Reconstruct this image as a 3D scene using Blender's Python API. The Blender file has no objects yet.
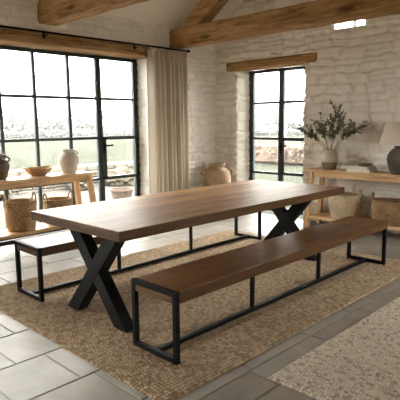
import bpy, bmesh, math, random
import numpy as np
from mathutils import Vector, Matrix

random.seed(7)
rng = np.random.default_rng(11)
SC = bpy.context.scene
COL = SC.collection
PI = math.pi

# ------------------------------------------------------------------ objects
def obj(name, bm, mat, parent=None, smooth=False):
    me = bpy.data.meshes.new(name)
    bm.normal_update()
    bm.to_mesh(me); bm.free()
    if mat: me.materials.append(mat)
    if smooth:
        for p in me.polygons: p.use_smooth = True
    o = bpy.data.objects.new(name, me)
    COL.objects.link(o)
    if parent: o.parent = parent
    return o

def tag(o, label, cat, group=None):
    o['label'] = label; o['category'] = cat
    if group: o['group'] = group
    return o

def thing(name, label, cat, loc=(0, 0, 0), rotz=0, group=None):
    o = bpy.data.objects.new(name, None); COL.objects.link(o)
    o.empty_display_size = .1
    o.location = loc; o.rotation_euler = (0, 0, rotz)
    return tag(o, label, cat, group)

def struct(name, bm, mat, parent=None, smooth=False):
    o = obj(name, bm, mat, parent, smooth)
    if not parent: o['kind'] = 'structure'
    return o

# ------------------------------------------------------------------ shapes
def bx(bm, x0, x1, y0, y1, z0, z1, bev=0.0, seg=1):
    r = bmesh.ops.create_cube(bm, size=1, matrix=Matrix.LocRotScale(
        Vector(((x0+x1)/2, (y0+y1)/2, (z0+z1)/2)), None, Vector((abs(x1-x0), abs(y1-y0), abs(z1-z0)))))
    if bev:
        es = list({e for v in r['verts'] for e in v.link_edges})
        bmesh.ops.bevel(bm, geom=es, offset=bev, segments=seg, affect='EDGES', profile=.5)
    return bm

def box(*a, **k): return bx(bmesh.new(), *a, **k)

def bar(bm, p0, p1, w, h, side=Vector((1, 0, 0)), horiz_ends=False, bev=0.0):
    """beam of cross-section w (along side) x h; ends optionally cut level"""
    p0 = Vector(p0); p1 = Vector(p1); d = (p1-p0).normalized()
    s = Vector(side); s = (s - d*s.dot(d)).normalized(); n = d.cross(s).normalized()
    vs = []
    for p in (p0, p1):
        for a, b in ((-1, -1), (1, -1), (1, 1), (-1, 1)):
            q = p + s*(a*w/2) + n*(b*h/2)
            if horiz_ends and abs(d.z) > .1:
                q = q + d*((p.z-q.z)/d.z)
            vs.append(bm.verts.new(q))
    fs = [(0, 3, 2, 1), (4, 5, 6, 7)] + [(i, (i+1) % 4, (i+1) % 4+4, i+4) for i in range(4)]
    faces = [bm.faces.new([vs[i] for i in f]) for f in fs]
    bmesh.ops.recalc_face_normals(bm, faces=faces)
    if bev:
        es = list({e for f in faces for e in f.edges})
        bmesh.ops.bevel(bm, geom=es, offset=bev, segments=1, affect='EDGES')
    return bm

def tube(bm, pts, rad, n=8, cap=True):
    pts = [Vector(p) for p in pts]
    rads = rad if isinstance(rad, (list, tuple)) else [rad]*len(pts)
    rings = []; ref = None
    for i, p in enumerate(pts):
        d = (pts[min(i+1, len(pts)-1)] - pts[max(i-1, 0)]).normalized()
        if ref is None:
            ref = Vector((0, 0, 1)) if abs(d.z) < .9 else Vector((1, 0, 0))
        u = (ref - d*ref.dot(d))
        if u.length < 1e-5: u = d.orthogonal()
        u.normalize(); v = d.cross(u); ref = u
        rings.append([bm.verts.new(p + (u*math.cos(2*PI*k/n) + v*math.sin(2*PI*k/n))*rads[i]) for k in range(n)])
    for a, b in zip(rings, rings[1:]):
        for k in range(n):
            bm.faces.new((a[k], a[(k+1) % n], b[(k+1) % n], b[k]))
    if cap:
        bm.faces.new(rings[0][::-1]); bm.faces.new(rings[-1])
    return bm

def lathe(bm, prof, n=48, fn=None, sx=1, sy=1):
    """prof: list of (r,z); fn(theta,i,r,z)->(r,z) displaces"""
    rings = []
    for i, (r, z) in enumerate(prof):
        if r < 1e-5:
            rings.append([bm.verts.new((0, 0, z))]); continue
        ring = []
        for k in range(n):
            t = 2*PI*k/n
            rr, zz = fn(t, i, r, z) if fn else (r, z)
            ring.append(bm.verts.new((rr*math.cos(t)*sx, rr*math.sin(t)*sy, zz)))
        rings.append(ring)
    for a, b in zip(rings, rings[1:]):
        if len(a) == 1 and len(b) == 1: continue
        for k in range(n):
            k2 = (k+1) % n
            if len(a) == 1: bm.faces.new((a[0], b[k2], b[k]))
            elif len(b) == 1: bm.faces.new((a[k], a[k2], b[0]))
            else: bm.faces.new((a[k], a[k2], b[k2], b[k]))
    return bm

def spline(pts, m=6):
    """Catmull-Rom through 2D/3D points"""
    P = [np.array(p, float) for p in pts]; out = []
    P = [2*P[0]-P[1]] + P + [2*P[-1]-P[-2]]
    for i in range(1, len(P)-2):
        for k in range(m):
            t = k/m
            out.append(.5*((2*P[i]) + (P[i+1]-P[i-1])*t + (2*P[i-1]-5*P[i]+4*P[i+1]-P[i+2])*t*t + (3*P[i]-P[i-1]-3*P[i+1]+P[i+2])*t**3))
    out.append(P[-2])
    return [tuple(p) for p in out]

# value noise on arrays
_T = rng.random((256, 256))
def vnoise(x, y):
    xi = np.floor(x).astype(int); yi = np.floor(y).astype(int)
    fx = x-xi; fy = y-yi; fx = fx*fx*(3-2*fx); fy = fy*fy*(3-2*fy)
    g = lambda a, b: _T[a % 256, b % 256]
    return (g(xi, yi)*(1-fx)+g(xi+1, yi)*fx)*(1-fy) + (g(xi, yi+1)*(1-fx)+g(xi+1, yi+1)*fx)*fy

# ------------------------------------------------------------------ materials
class N:
    def __init__(s, name):
        s.m = bpy.data.materials.new(name); s.m.use_nodes = True
        s.t = s.m.node_tree; s.t.nodes.clear()
        s.out = s.t.nodes.new('ShaderNodeOutputMaterial')
    def n(s, typ, ins=None, **kw):
        nd = s.t.nodes.new('ShaderNode'+typ)
        for k, v in kw.items(): setattr(nd, k, v)
        for k, v in (ins or {}).items(): s.set(nd.inputs[k], v)
        return nd
    def set(s, sock, v):
        if isinstance(v, bpy.types.NodeSocket): s.t.links.new(v, sock)
        elif isinstance(v, (tuple, list)) and len(v) == 3 and sock.type == 'RGBA': sock.default_value = (*v, 1)
        else: sock.default_value = v
    def coord(s, scale=(1, 1, 1), loc=(0, 0, 0), rot=(0, 0, 0), kind='Object'):
        tc = s.n('TexCoord')
        return s.n('Mapping', {'Vector': tc.outputs[kind], 'Scale': scale, 'Location': loc, 'Rotation': rot}).outputs[0]
    def noise(s, vec, scale=1, detail=4, rough=.55, dist=0.0):
        return s.n('TexNoise', {'Vector': vec, 'Scale': scale, 'Detail': detail, 'Roughness': rough, 'Distortion': dist}).outputs['Fac']
    def ramp(s, fac, stops):
        nd = s.n('ValToRGB', {'Fac': fac}); cr = nd.color_ramp
        while len(cr.elements) < len(stops): cr.elements.new(.5)
        for e, (p, c) in zip(cr.elements, stops):
            e.position = p; e.color = (*c, 1) if isinstance(c, tuple) else (c, c, c, 1)
        return nd.outputs[0]
    def math(s, op, a, b=0.0, c=None):
        nd = s.n('Math', operation=op); s.set(nd.inputs[0], a); s.set(nd.inputs[1], b)
        if c is not None: s.set(nd.inputs[2], c)
        return nd.outputs[0]
    def mix(s, fac, a, b, blend='MIX'):
        nd = s.n('Mix', data_type='RGBA', blend_type=blend)
        s.set(nd.inputs[0], fac); s.set(nd.inputs[6], a); s.set(nd.inputs[7], b)
        return nd.outputs[2]
    def bump(s, h, strength=.3, dist=.01, normal=None):
        i = {'Height': h, 'Strength': strength, 'Distance': dist}
        if normal: i['Normal'] = normal
        return s.n('Bump', i).outputs[0]
    def bsdf(s, color, rough=.6, normal=None, spec=.5, **extra):
        i = {'Base Color': color, 'Roughness': rough, 'Specular IOR Level': spec}
        if normal: i['Normal'] = normal
        i.update(extra)
        b = s.n('BsdfPrincipled', i)
        s.t.links.new(b.outputs[0], s.out.inputs[0])
        return s.m

def wood(name, dark, mid, light, axis='x', plank=0.0, plank_axis='y', rough=.45, spec=.45, knots=True, grain=1.0, bump=.15):
    k = N(name)
    sc = {'x': (1.0, 11, 11), 'y': (11, 1.0, 11), 'z': (11, 11, 1.0)}[axis]
    v = k.coord(sc)
    if plank:
        tc = k.n('TexCoord'); sep = k.n('SeparateXYZ', {0: tc.outputs['Object']})
        idx = k.math('FLOOR', k.math('DIVIDE', sep.outputs[plank_axis.upper()], plank))
        wn = k.n('TexWhiteNoise', {'W': idx}, noise_dimensions='1D').outputs['Value']
        off = k.n('CombineXYZ', {axis.upper(): k.math('MULTIPLY', wn, 37.0), 'Z': k.math('MULTIPLY', wn, 5.0)}).outputs[0]
        v = k.n('VectorMath', {0: v, 1: off}, operation='ADD').outputs[0]
    n1 = k.noise(v, 1.6*grain, 7, .62, .6)
    n2 = k.noise(v, 5.5*grain, 5, .6, .2)
    f = k.math('ADD', k.math('MULTIPLY', n1, .7), k.math('MULTIPLY', n2, .3))
    c = k.ramp(f, [(.38, dark), (.5, mid), (.62, light)])
    h = f
    st = k.ramp(k.noise(v, 3.2*grain, 3, .5, 1.2), [(.56, 0.0), (.66, 1.0)])
    c = k.mix(k.math('MULTIPLY', st, .55), c, tuple(x*.6 for x in dark))
    if knots:
        vo = k.n('TexVoronoi', {'Vector': k.coord({'x': (1.1, 4, 4), 'y': (4, 1.1, 4), 'z': (4, 4, 1.1)}[axis]), 'Scale': 1.3}).outputs['Distance']
        kn = k.ramp(vo, [(.08, 1.0), (.2, 0.0)])
        c = k.mix(k.math('MULTIPLY', kn, .75), c, tuple(x*.35 for x in dark))
    if plank:
        c = k.mix(.45, c, k.mix(wn, tuple(x*.9 for x in dark), light), 'MIX')
        fr = k.math('FRACT', k.math('DIVIDE', sep.outputs[plank_axis.upper()], plank))
        ed = k.math('MINIMUM', fr, k.math('SUBTRACT', 1.0, fr))
        ln = k.ramp(ed, [(.0, 1.0), (.022, 0.0)])
        c = k.mix(k.math('MULTIPLY', ln, .8), c, tuple(x*.3 for x in dark))
        h = k.math('SUBTRACT', f, k.math('MULTIPLY', ln, 1.5))
    r = k.math('ADD', k.math('MULTIPLY', n2, .25), rough-.12)
    return k.bsdf(c, r, k.bump(h, bump, .006), spec)

def plain(name, col, rough=.5, spec=.4, var=.15, scale=8, bumpk=0.0, **extra):
    k = N(name)
    f = k.noise(k.coord(), scale, 5)
    c = k.ramp(f, [(.3, tuple(x*(1-var) for x in col)), (.7, tuple(min(1, x*(1+var)) for x in col))])
    return k.bsdf(c, rough, k.bump(f, bumpk, .01) if bumpk else None, spec, **extra)

def painted_stone(name, col, dirt, rough=.85, mortar=None):
    k = N(name)
    v = k.coord()
    n1 = k.noise(v, 1.7, 5); n2 = k.noise(v, 38, 6, .7); n3 = k.noise(v, 9, 5, .6)
    c = k.mix(k.ramp(n1, [(.35, 0.0), (.75, 1.0)]), col, dirt)
    c = k.mix(k.math('MULTIPLY', k.ramp(n3, [(.55, 0.0), (.75, 1.0)]), .35), c, tuple(x*.8 for x in dirt))
    if mortar:
        at = k.n('Attribute', attribute_name='stone')     # lime mortar between the stones is a shade browner
        c = k.mix(k.ramp(at.outputs['Fac'], [(.05, .24), (.7, 0.0)]), c, mortar)
    h = k.math('ADD', k.math('MULTIPLY', n2, .4), n3)
    return k.bsdf(c, rough, k.bump(h, .5, .014), .2)

M = {}
M['steel'] = plain('black_steel', (.006, .0065, .007), .55, .12, .2, 20)
M['window_steel'] = plain('window_steel', (.026, .037, .039), .4, .5, .2, 12)
M['table'] = wood('table_oak', (.12, .050, .013), (.30, .142, .043), (.47, .26, .10), 'x', .184, 'y', .48, .2)
M['bench'] = wood('bench_oak', (.085, .031, .007), (.185, .079, .020), (.30, .148, .045), 'x', .205, 'y', .44, .26)
M['endgrain'] = wood('end_oak', (.05, .021, .007), (.10, .046, .015), (.165, .083, .031), 'y', 0, 'y', .6, .3)
M['oak_x'] = wood('pale_oak_x', (.42, .25, .12), (.60, .38, .19), (.72, .50, .28), 'x', 0, 'y', .5, .35, knots=False)
M['oak_z'] = wood('pale_oak_z', (.42, .25, .12), (.58, .36, .18), (.70, .48, .27), 'z', 0, 'y', .5, .35, knots=False)
M['beam_y'] = wood('old_beam_y', (.19, .095, .036), (.40, .23, .095), (.54, .34, .16), 'y', 0, 'y', .75, .2, bump=.5, grain=.8)
M['beam_x'] = wood('old_beam_x', (.17, .09, .038), (.36, .215, .10), (.50, .32, .165), 'x', 0, 'y', .75, .2, bump=.5, grain=.8)
M['white_stone'] = painted_stone('whitewashed_stone', (.90, .855, .785), (.82, .765, .685), .85, (.55, .49, .41))
M['white_brick'] = painted_stone('whitewashed_brick', (.90, .865, .805), (.83, .785, .71), .85, (.62, .57, .49))
M['plaster'] = painted_stone('ceiling_plaster', (.84, .785, .70), (.79, .73, .645))

def floor_mat():
    k = N('limestone_flags')
    at = k.n('Attribute', attribute_name='tile')
    v = k.coord()
    vv = k.n('VectorMath', {0: v, 1: k.n('VectorMath', {0: at.outputs['Vector'], 1: (9, 7, 5)}, operation='MULTIPLY').outputs[0]}, operation='ADD').outputs[0]
    n1 = k.noise(vv, 2.2, 6, .6, .5); n2 = k.noise(vv, 14, 6, .7, .3)
    c = k.ramp(n1, [(.3, (.135, .116, .096)), (.55, (.225, .198, .168)), (.75, (.32, .287, .248))])
    c = k.mix(k.math('MULTIPLY', k.ramp(n2, [(.5, 0.0), (.72, 1.0)]), .5), c, (.19, .17, .145))
    vo = k.n('TexVoronoi', {'Vector': vv, 'Scale': 7.0}, feature='DISTANCE_TO_EDGE').outputs['Distance']
    c = k.mix(at.outputs['Fac'], c, k.mix(.5, c, (.38, .35, .31)))
    h = k.math('ADD', n1, k.math('MULTIPLY', n2, .5))
    r = k.math('ADD', k.math('MULTIPLY', n2, .3), .32)
    return k.bsdf(c, r, k.bump(h, .15, .01), .32)
M['floor'] = floor_mat()
M['grout'] = plain('floor_grout', (.20, .178, .155), .9, .2)

def weave_mat(name, gap_shade, stops, big_col, big_amt, row_scale):
    k = N(name)
    at = k.n('Attribute', attribute_name='loop')       # random tone of each yarn loop
    v0 = k.coord()
    fib = k.noise(k.coord((90, 90, 90)), 1, 3, .7); row = k.noise(k.coord(row_scale), 1.2, 3, .6); big = k.noise(v0, 2.2, 4)
    f = k.math('ADD', k.math('MULTIPLY', at.outputs['Fac'], .38), k.math('ADD', k.math('MULTIPLY', fib, .35), k.math('MULTIPLY', row, .42)))
    c = k.ramp(f, stops)
    c = k.mix(k.ramp(big, [(.35, 0.0), (.7, big_amt)]), c, big_col)
    gp = k.n('Attribute', attribute_name='gap')        # shade in the gaps between loops, painted as a darker colour
    c = k.mix(k.ramp(gp.outputs['Fac'], [(.15, .75), (.62, 0.0)]), c, gap_shade)
    return k.bsdf(c, .95, k.bump(fib, .4, .003), .1)
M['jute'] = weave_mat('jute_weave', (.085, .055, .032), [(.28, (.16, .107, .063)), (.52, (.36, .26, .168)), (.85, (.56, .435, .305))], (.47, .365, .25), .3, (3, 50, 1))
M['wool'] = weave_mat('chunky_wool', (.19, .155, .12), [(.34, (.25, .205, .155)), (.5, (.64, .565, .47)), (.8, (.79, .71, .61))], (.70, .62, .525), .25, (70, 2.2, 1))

def linen_mat(name, col, rough=.9):
    k = N(name)
    a = k.noise(k.coord((220, 220, 8)), 1, 2); b = k.noise(k.coord((8, 8, 260)), 1, 2)
    f = k.math('ADD', k.math('MULTIPLY', a, .5), k.math('MULTIPLY', b, .5))
    c = k.ramp(f, [(.35, tuple(x*.82 for x in col)), (.65, col)])
    return k.bsdf(c, rough, k.bump(f, .2, .003), .15)
M['linen'] = linen_mat('beige_linen', (.62, .535, .425))
M['shade'] = linen_mat('shade_linen', (.88, .79, .67))
def translucent(m, col, amt):
    t = m.node_tree; out = next(n for n in t.nodes if n.type == 'OUTPUT_MATERIAL'); b = next(n for n in t.nodes if n.type == 'BSDF_PRINCIPLED')
    tr = t.nodes.new('ShaderNodeBsdfTranslucent'); tr.inputs[0].default_value = (*col, 1)
    mx = t.nodes.new('ShaderNodeMixShader'); mx.inputs[0].default_value = amt
    t.links.new(b.outputs[0], mx.inputs[1]); t.links.new(tr.outputs[0], mx.inputs[2]); t.links.new(mx.outputs[0], out.inputs[0])
translucent(M['shade'], (.8, .68, .52), .35); 

def basket_mat(name, dark, mid, light):
    k = N(name)
    v = k.coord()
    n1 = k.noise(k.coord((40, 40, 90)), 1, 3, .7); n2 = k.noise(v, 6, 3)
    c = k.ramp(k.math('ADD', k.math('MULTIPLY', n1, .7), k.math('MULTIPLY', n2, .3)), [(.32, dark), (.5, mid), (.66, light)])
    return k.bsdf(c, .8, k.bump(n1, .5, .006), .2)
M['seagrass'] = basket_mat('seagrass_weave', (.13, .075, .035), (.36, .235, .125), (.56, .405, .25))
M['pale_rush'] = basket_mat('pale_rush_weave', (.27, .20, .125), (.46, .36, .24), (.60, .49, .35))
M['brown_rush'] = basket_mat('brown_rush_weave', (.07, .038, .018), (.23, .14, .07), (.40, .27, .15))

def pot_mat(name, a, b, scale=5, rough=.7, band=None, spec=.3):
    k = N(name)
    v = k.coord()
    n1 = k.noise(v, scale, 6, .65); n2 = k.noise(v, scale*9, 4)
    c = k.ramp(n1, [(.32, a), (.66, b)])
    if band:
        z, col = band
        sep = k.n('SeparateXYZ', {0: v})
        edge = k.math('ADD', sep.outputs['Z'], k.math('MULTIPLY', n1, .012))
        c = k.mix(k.math('LESS_THAN', edge, z), c, col)
    return k.bsdf(c, rough, k.bump(k.math('ADD', n1, k.math('MULTIPLY', n2, .3)), .3, .006), spec)
M['jug'] = pot_mat('dark_stoneware', (.055, .042, .03), (.14, .105, .07), 7, .5)
M['greypot'] = pot_mat('pale_grey_clay', (.46, .425, .365), (.64, .60, .53), 6, .8)
M['urn'] = pot_mat('weathered_terracotta', (.24, .15, .085), (.47, .335, .215), 6, .85)
M['vase'] = pot_mat('two_tone_glaze', (.42, .375, .27), (.52, .47, .355), 6, .45, (.105, (.20, .17, .10)), .4)
M['lampbase'] = pot_mat('dark_ribbed_ceramic', (.045, .037, .029), (.115, .092, .07), 6, .6)
M['bowl'] = wood('bowl_wood', (.26, .14, .065), (.45, .28, .15), (.58, .39, .23), 'x', 0, 'y', .6, .3, knots=False)
M['dish'] = wood('dish_wood', (.16, .115, .075), (.29, .215, .145), (.38, .30, .21), 'x', 0, 'y', .6, .3, knots=False)
M['paper'] = plain('page_edges', (.74, .70, .64), .9, .2, .12, 120)
M['cover'] = plain('cloth_cover', (.70, .67, .62), .8, .25, .08, 60)
M['leaf'] = plain('grey_green_leaf', (.15, .165, .105), .6, .3, .55, 26)
M['twig'] = plain('brown_twig', (.13, .095, .06), .8, .2, .3, 30)
M['brass'] = plain('dark_brass', (.05, .043, .035), .4, .5, .1, 20, Metallic=.6)
M['lawn'] = plain('winter_lawn', (.0235, .0248, .0200), 1.0, 0.0, .15, .5)
M['terrace'] = plain('pale_paving', (.040, .038, .035), .95, 0.0, .12, 1.5)
M['fieldstone'] = pot_mat('field_stone', (.045, .04, .034), (.085, .077, .066), 3.5, .9)
M['hedge'] = plain('beech_hedge', (.085, .066, .055), .95, 0.0, .45, 5)
M['bush'] = plain('grey_shrub', (.055, .049, .038), .95, 0.0, .4, 8)
M['bark'] = plain('bare_bark', (.22, .215, .20), .95, 0.0, .25, 6)
M['woodland'] = plain('winter_woodland', (.075, .078, .075), .95, 0.0, .3, .35)
M['terracotta'] = plain('terracotta_clay', (.075, .054, .042), .9, .2, .2, 6)

def glass_mat():
    k = N('window_glass')
    t = k.n('BsdfTransparent', {'Color': (.97, .985, .98)})
    g = k.n('BsdfGlossy', {'Color': (1, 1, 1), 'Roughness': .02})
    f = k.n('Fresnel', {'IOR': 1.35})
    mx = k.n('MixShader', {0: f.outputs[0], 1: t.outputs[0], 2: g.outputs[0]})
    k.t.links.new(mx.outputs[0], k.out.inputs[0])
    return k.m
M['glass'] = glass_mat()

# ------------------------------------------------------------------ dimensions (metres)
YL, XB = 5.62, 6.17             # inner faces of the left and back walls
YR, XR = -1.75, -2.9            # inner faces of the right and rear walls
EAVE, SLOPE = 2.785, .76
RIDGE_Y = (YL+YR)/2
def ceil_z(y): return EAVE + SLOPE*(YL-y if y > RIDGE_Y else y-YR)

# ------------------------------------------------------------------ floor
def make_floor():
    rows = [1.235, 1.45, 1.66, 1.875, 2.30, 2.725, 3.15, 3.57]
    y = 3.57
    while y < YL-.25: y += random.choice((.28, .36, .42)); rows.append(y)
    rows[-1] = YL
    y = 1.235; lo = []
    while y > YR+.3: y -= random.choice((.21, .3, .42)); lo.append(y)
    lo[-1] = YR
    rows = lo[::-1]+rows
    fixed = {2.725: 1.217, 2.30: 1.015, 3.15: 1.414, 1.45: 2.09, 1.66: 2.75}
    bm = bmesh.new(); lay = bm.verts.layers.float_vector.new('tile')
    g = .0025
    for a, b in zip(rows, rows[1:]):
        key = min(fixed, key=lambda q: abs(q-a))
        x0 = fixed[key] if abs(key-a) < .01 else 1+random.random()
        xs = [x0]; x = x0
        while x < XB-.45: x += random.choice((.38, .56, .66, .8)); xs.append(x)
        xs[-1] = XB; x = x0
        while x > XR+.45: x -= random.choice((.45, .62, .75, .9)); xs.insert(0, x)
        xs[0] = XR
        for c, d in zip(xs, xs[1:]):
            dz = random.uniform(-.0012, 0)
            t = (random.random(), random.random(), random.random())
            rings = []
            for ins, zz in ((g, -.02), (g, dz-.004), (g+.005, dz)):
                rings.append([bm.verts.new((x, y, zz)) for x, y in ((c+ins, a+ins), (d-ins, a+ins), (d-ins, b-ins), (c+ins, b-ins))])
            for ring in rings:
                for v in ring: v[lay] = t
            for p, q in zip(rings, rings[1:]):
                for k in range(4): bm.faces.new((p[k], p[(k+1) % 4], q[(k+1) % 4], q[k]))
            bm.faces.new(rings[-1])
    f = struct('floor', bm, M['floor'])
    struct('grout', box(XR-.05, XB+.05, YR-.05, YL+.05, -.12, -.006), M['grout'], f)
make_floor()

# ------------------------------------------------------------------ stone walls
def stone_field(u, z, ch, cw, relief, seed):
    r = np.random.default_rng(seed)
    uu = u + .075*(vnoise(u*3+seed, z*3)-.5) + .032*(vnoise(u*9, z*9+seed)-.5)
    zz = z + .085*(vnoise(u*1.6, z*2.2+seed*3)-.5) + .032*(vnoise(u*8+5, z*8)-.5)
    zb = [-.2]
    while zb[-1] < 7: zb.append(zb[-1]+r.uniform(*ch))
    zb = np.array(zb)
    ri = np.clip(np.searchsorted(zb, zz)-1, 0, len(zb)-2)
    h = np.zeros_like(u); e_all = np.zeros_like(u)
    for k in range(len(zb)-1):
        m = ri == k
        if not m.any(): continue
        ub = [-12+r.uniform(0, .4)]
        while ub[-1] < 12: ub.append(ub[-1]+r.uniform(*cw)*(1 if r.random() > .25 else .55))
        ub = np.array(ub); n = len(ub)
        off = r.random(n); tu = r.uniform(-1, 1, n); tz = r.uniform(-1, 1, n); split = r.random(n) < .18
        um = uu[m]; zm = zz[m]
        ci = np.clip(np.searchsorted(ub, um)-1, 0, n-2)
        du = np.minimum(um-ub[ci], ub[ci+1]-um); z0, z1 = zb[k], zb[k+1]
        dz = np.minimum(zm-z0, z1-zm)
        zc = (z0+z1)/2
        dz = np.where(split[ci], np.minimum(dz, np.abs(zm-zc)), dz)
        o2 = np.where(split[ci] & (zm > zc), (off[ci]*7.3) % 1, off[ci])
        dd = np.minimum(du, dz)
        e = np.clip(dd/.022, 0, 1); e = e*e*(3-2*e)
        e_all[m] = e
        fu = (um-(ub[ci]+ub[ci+1])/2)/(ub[ci+1]-ub[ci]); fz = (zm-zc)/(z1-z0)
        h[m] = e*(relief*(.35+.65*o2) + relief*.6*(tu[ci]*fu + tz[ci]*fz))
    global JOINT
    JOINT = e_all
    h += relief*.30*(vnoise(u*22+seed, z*22)-.5) + relief*.45*(vnoise(u*7, z*7+seed)-.5) + .02*(vnoise(u*1.3+9, z*1.3)-.5)
    return h

def stone_wall(name, axis, base, u0, u1, topf, openings, mat, ch, cw, relief, seed, inward, step=.018, depth=.34):
    """axis 'x': the wall runs along X at Y=base; 'y': along Y at X=base. inward: sign of the room side."""
    openings = [tuple(o)+(0.0, 0.0)*(len(o) == 4) for o in openings]
    def line(a, b, cuts):
        ps = sorted(set([a, b]+[c for c in cuts if a < c < b])); out = []
        for p, q in zip(ps, ps[1:]):
            n = max(1, int(round((q-p)/step))); out += list(np.linspace(p, q, n+1)[:-1])
        return np.array(out+[ps[-1]])
    us = line(u0, u1, [c for o in openings for c in o[:2]])
    zmax = max(topf(u) for u in us)+.05
    zs = line(0, zmax, [c for o in openings for c in o[2:4]])
    U, Z = np.meshgrid(us, zs, indexing='ij')
    H = stone_field(U, Z, ch, cw, relief, seed)
    J = JOINT
    H = np.maximum(H, -.014)
    bm = bmesh.new(); V = {}; jl = bm.verts.layers.float.new('stone')
    cu = (us[:-1]+us[1:])/2; cz = (zs[:-1]+zs[1:])/2
    def P(i, j, off):
        t = base + inward*off
        return (us[i], t, zs[j]) if axis == 'x' else (t, us[i], zs[j])
    def vert(i, j):
        if (i, j) not in V:
            V[i, j] = bm.verts.new(P(i, j, H[i, j])); V[i, j][jl] = J[i, j]
        return V[i, j]
    hole = np.zeros((len(cu), len(cz)), bool)
    for o in openings:
        hole |= ((cu > o[0]) & (cu < o[1]))[:, None] & ((cz > o[2]) & (cz < o[3]))[None, :]
    tops = np.array([topf(u) for u in cu])
    above = cz[None, :] > tops[:, None]+.03
    for i in range(len(cu)):
        for j in range(len(cz)):
            if hole[i, j] or above[i, j]: continue
            bm.faces.new((vert(i, j), vert(i+1, j), vert(i+1, j+1), vert(i, j+1)))
    # reveals: the sides of each opening run outward through the wall
    edges = [e for e in bm.edges if len(e.link_faces) == 1]
    nst = 14
    for k in range(1, nst+1):
        r = bmesh.ops.extrude_edge_only(bm, edges=edges)
        vs = [v for v in r['geom'] if isinstance(v, bmesh.types.BMVert)]
        edges = [e for e in r['geom'] if isinstance(e, bmesh.types.BMEdge)]
        dep = depth*k/nst
        for v in vs:
            v[jl] = 1.0
            if axis == 'x': v.co.y = base - inward*dep
            else: v.co.x = base - inward*dep
    # painted stones show in the jambs of the openings as well
    iu, iw = (0, 1) if axis == 'x' else (1, 0)
    for v in bm.verts:
        d = -(v.co[iw]-base)*inward
        if d <= .012: continue
        for o in openings:
            for side, uo in ((1, o[0]), (-1, o[1])):
                if abs(v.co[iu]-uo) < 1e-4 and o[2]-1e-4 <= v.co.z <= o[3]+1e-4 and d < depth-.001:
                    hh = stone_field(np.array([d*1.0+uo]), np.array([v.co.z]), ch, cw, relief*.55, seed+2)[0]
                    v.co[iu] += -side*(.012-max(0, hh))*.9 + side*d/depth*(o[4] if side == 1 else o[5])
    bmesh.ops.recalc_face_normals(bm, faces=bm.faces)
    return struct(name, bm, mat, smooth=True)

W1 = (1.72, 4.745, 0.0, 2.335)      # glazed opening in the left wall (X range, Z range)
W7 = (-1.7, .45, 0.0, 2.335)       # unseen opening added further along to brighten the room from the left
W2 = (3.905, 5.15, 0.0, 2.22)       # glazed opening in the back wall (Y range, Z range)
W3 = (3.05, 3.53, 2.60, 3.02)       # small gable window
stone_wall('wall_left', 'x', YL, XR, XB, lambda u: EAVE, [W1, W7, (W1[0]-.3, 4.747, 2.335, 2.492)], M['white_brick'], (.075, .135), (.16, .34), .034, 5, -1)
stone_wall('wall_back', 'y', XB, YR, YL, ceil_z, [(3.905, 5.165, 0.0, 2.22, .0, .05), W3, (3.73, 5.35, 2.22, 2.347)], M['white_stone'], (.08, .16), (.13, .42), .052, 3, -1)

# the unseen right and rear walls; the right one gets a window added for fill light
def holed_wall(name, axis, base, u0, u1, z1f, op, outward):
    bm = bmesh.new()
    def slab(a, b, z0, z1):
        if axis == 'x': bx(bm, a, b, min(base, base+outward*.3), max(base, base+outward*.3), z0, z1)
        else: bx(bm, min(base, base+outward*.3), max(base, base+outward*.3), a, b, z0, z1)
    if not op: slab(u0, u1, 0, z1f)
    else:
        slab(u0, op[0], 0, z1f); slab(op[1], u1, 0, z1f); slab(op[0], op[1], op[3], z1f)
        if op[2] > 0: slab(op[0], op[1], 0, op[2])
    return struct(name, bm, M['plaster'])
W4 = (4.1, 5.7, .8, 2.25)  # unseen window, added to let in fill light from the right
holed_wall('wall_right', 'x', YR, XR, XB, EAVE, W4, -1)
struct('fill_window_right', box(W4[0], W4[1], YR-.16, YR-.15, W4[2], W4[3]), M['glass'])
def rear():
    bm = bmesh.new()
    for a, b, z0, z1 in ((YR, YL, 0, EAVE),):
        bx(bm, XR-.3, XR, a, b, z0, z1)
    pts = [(YR, EAVE), (YL, EAVE), (RIDGE_Y, ceil_z(RIDGE_Y))]
    A = [bm.verts.new((XR, y, z)) for y, z in pts]; B = [bm.verts.new((XR-.3, y, z)) for y, z in pts]
    bm.faces.new(A); bm.faces.new(B[::-1])
    for i in range(3): bm.faces.new((A[i], B[i], B[(i+1) % 3], A[(i+1) % 3]))
    bmesh.ops.recalc_face_normals(bm, faces=bm.faces)
    struct('wall_rear', bm, M['plaster'])
rear()

def make_ceiling():
    bm = bmesh.new()
    x0, x1, o = XR-.3, XB+.34, .34
    def slab(xa, xb, ya, yb, f):
        lo = [bm.verts.new((x, y, f(y))) for x, y in ((xa, ya), (xb, ya), (xb, yb), (xa, yb))]
        hi = [bm.verts.new((v.co.x, v.co.y, v.co.z+.16)) for v in lo]
        bm.faces.new(lo[::-1]); bm.faces.new(hi)
        for i in range(4): bm.faces.new((lo[i], lo[(i+1) % 4], hi[(i+1) % 4], hi[i]))
    slab(x0, x1, RIDGE_Y, YL+o, lambda y: EAVE+SLOPE*(YL-y))
    slab(x0, x1, YR-o, RIDGE_Y, lambda y: EAVE+SLOPE*(y-YR))
    bmesh.ops.recalc_face_normals(bm, faces=bm.faces)
    struct('ceiling', bm, M['plaster'])
make_ceiling()

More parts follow.
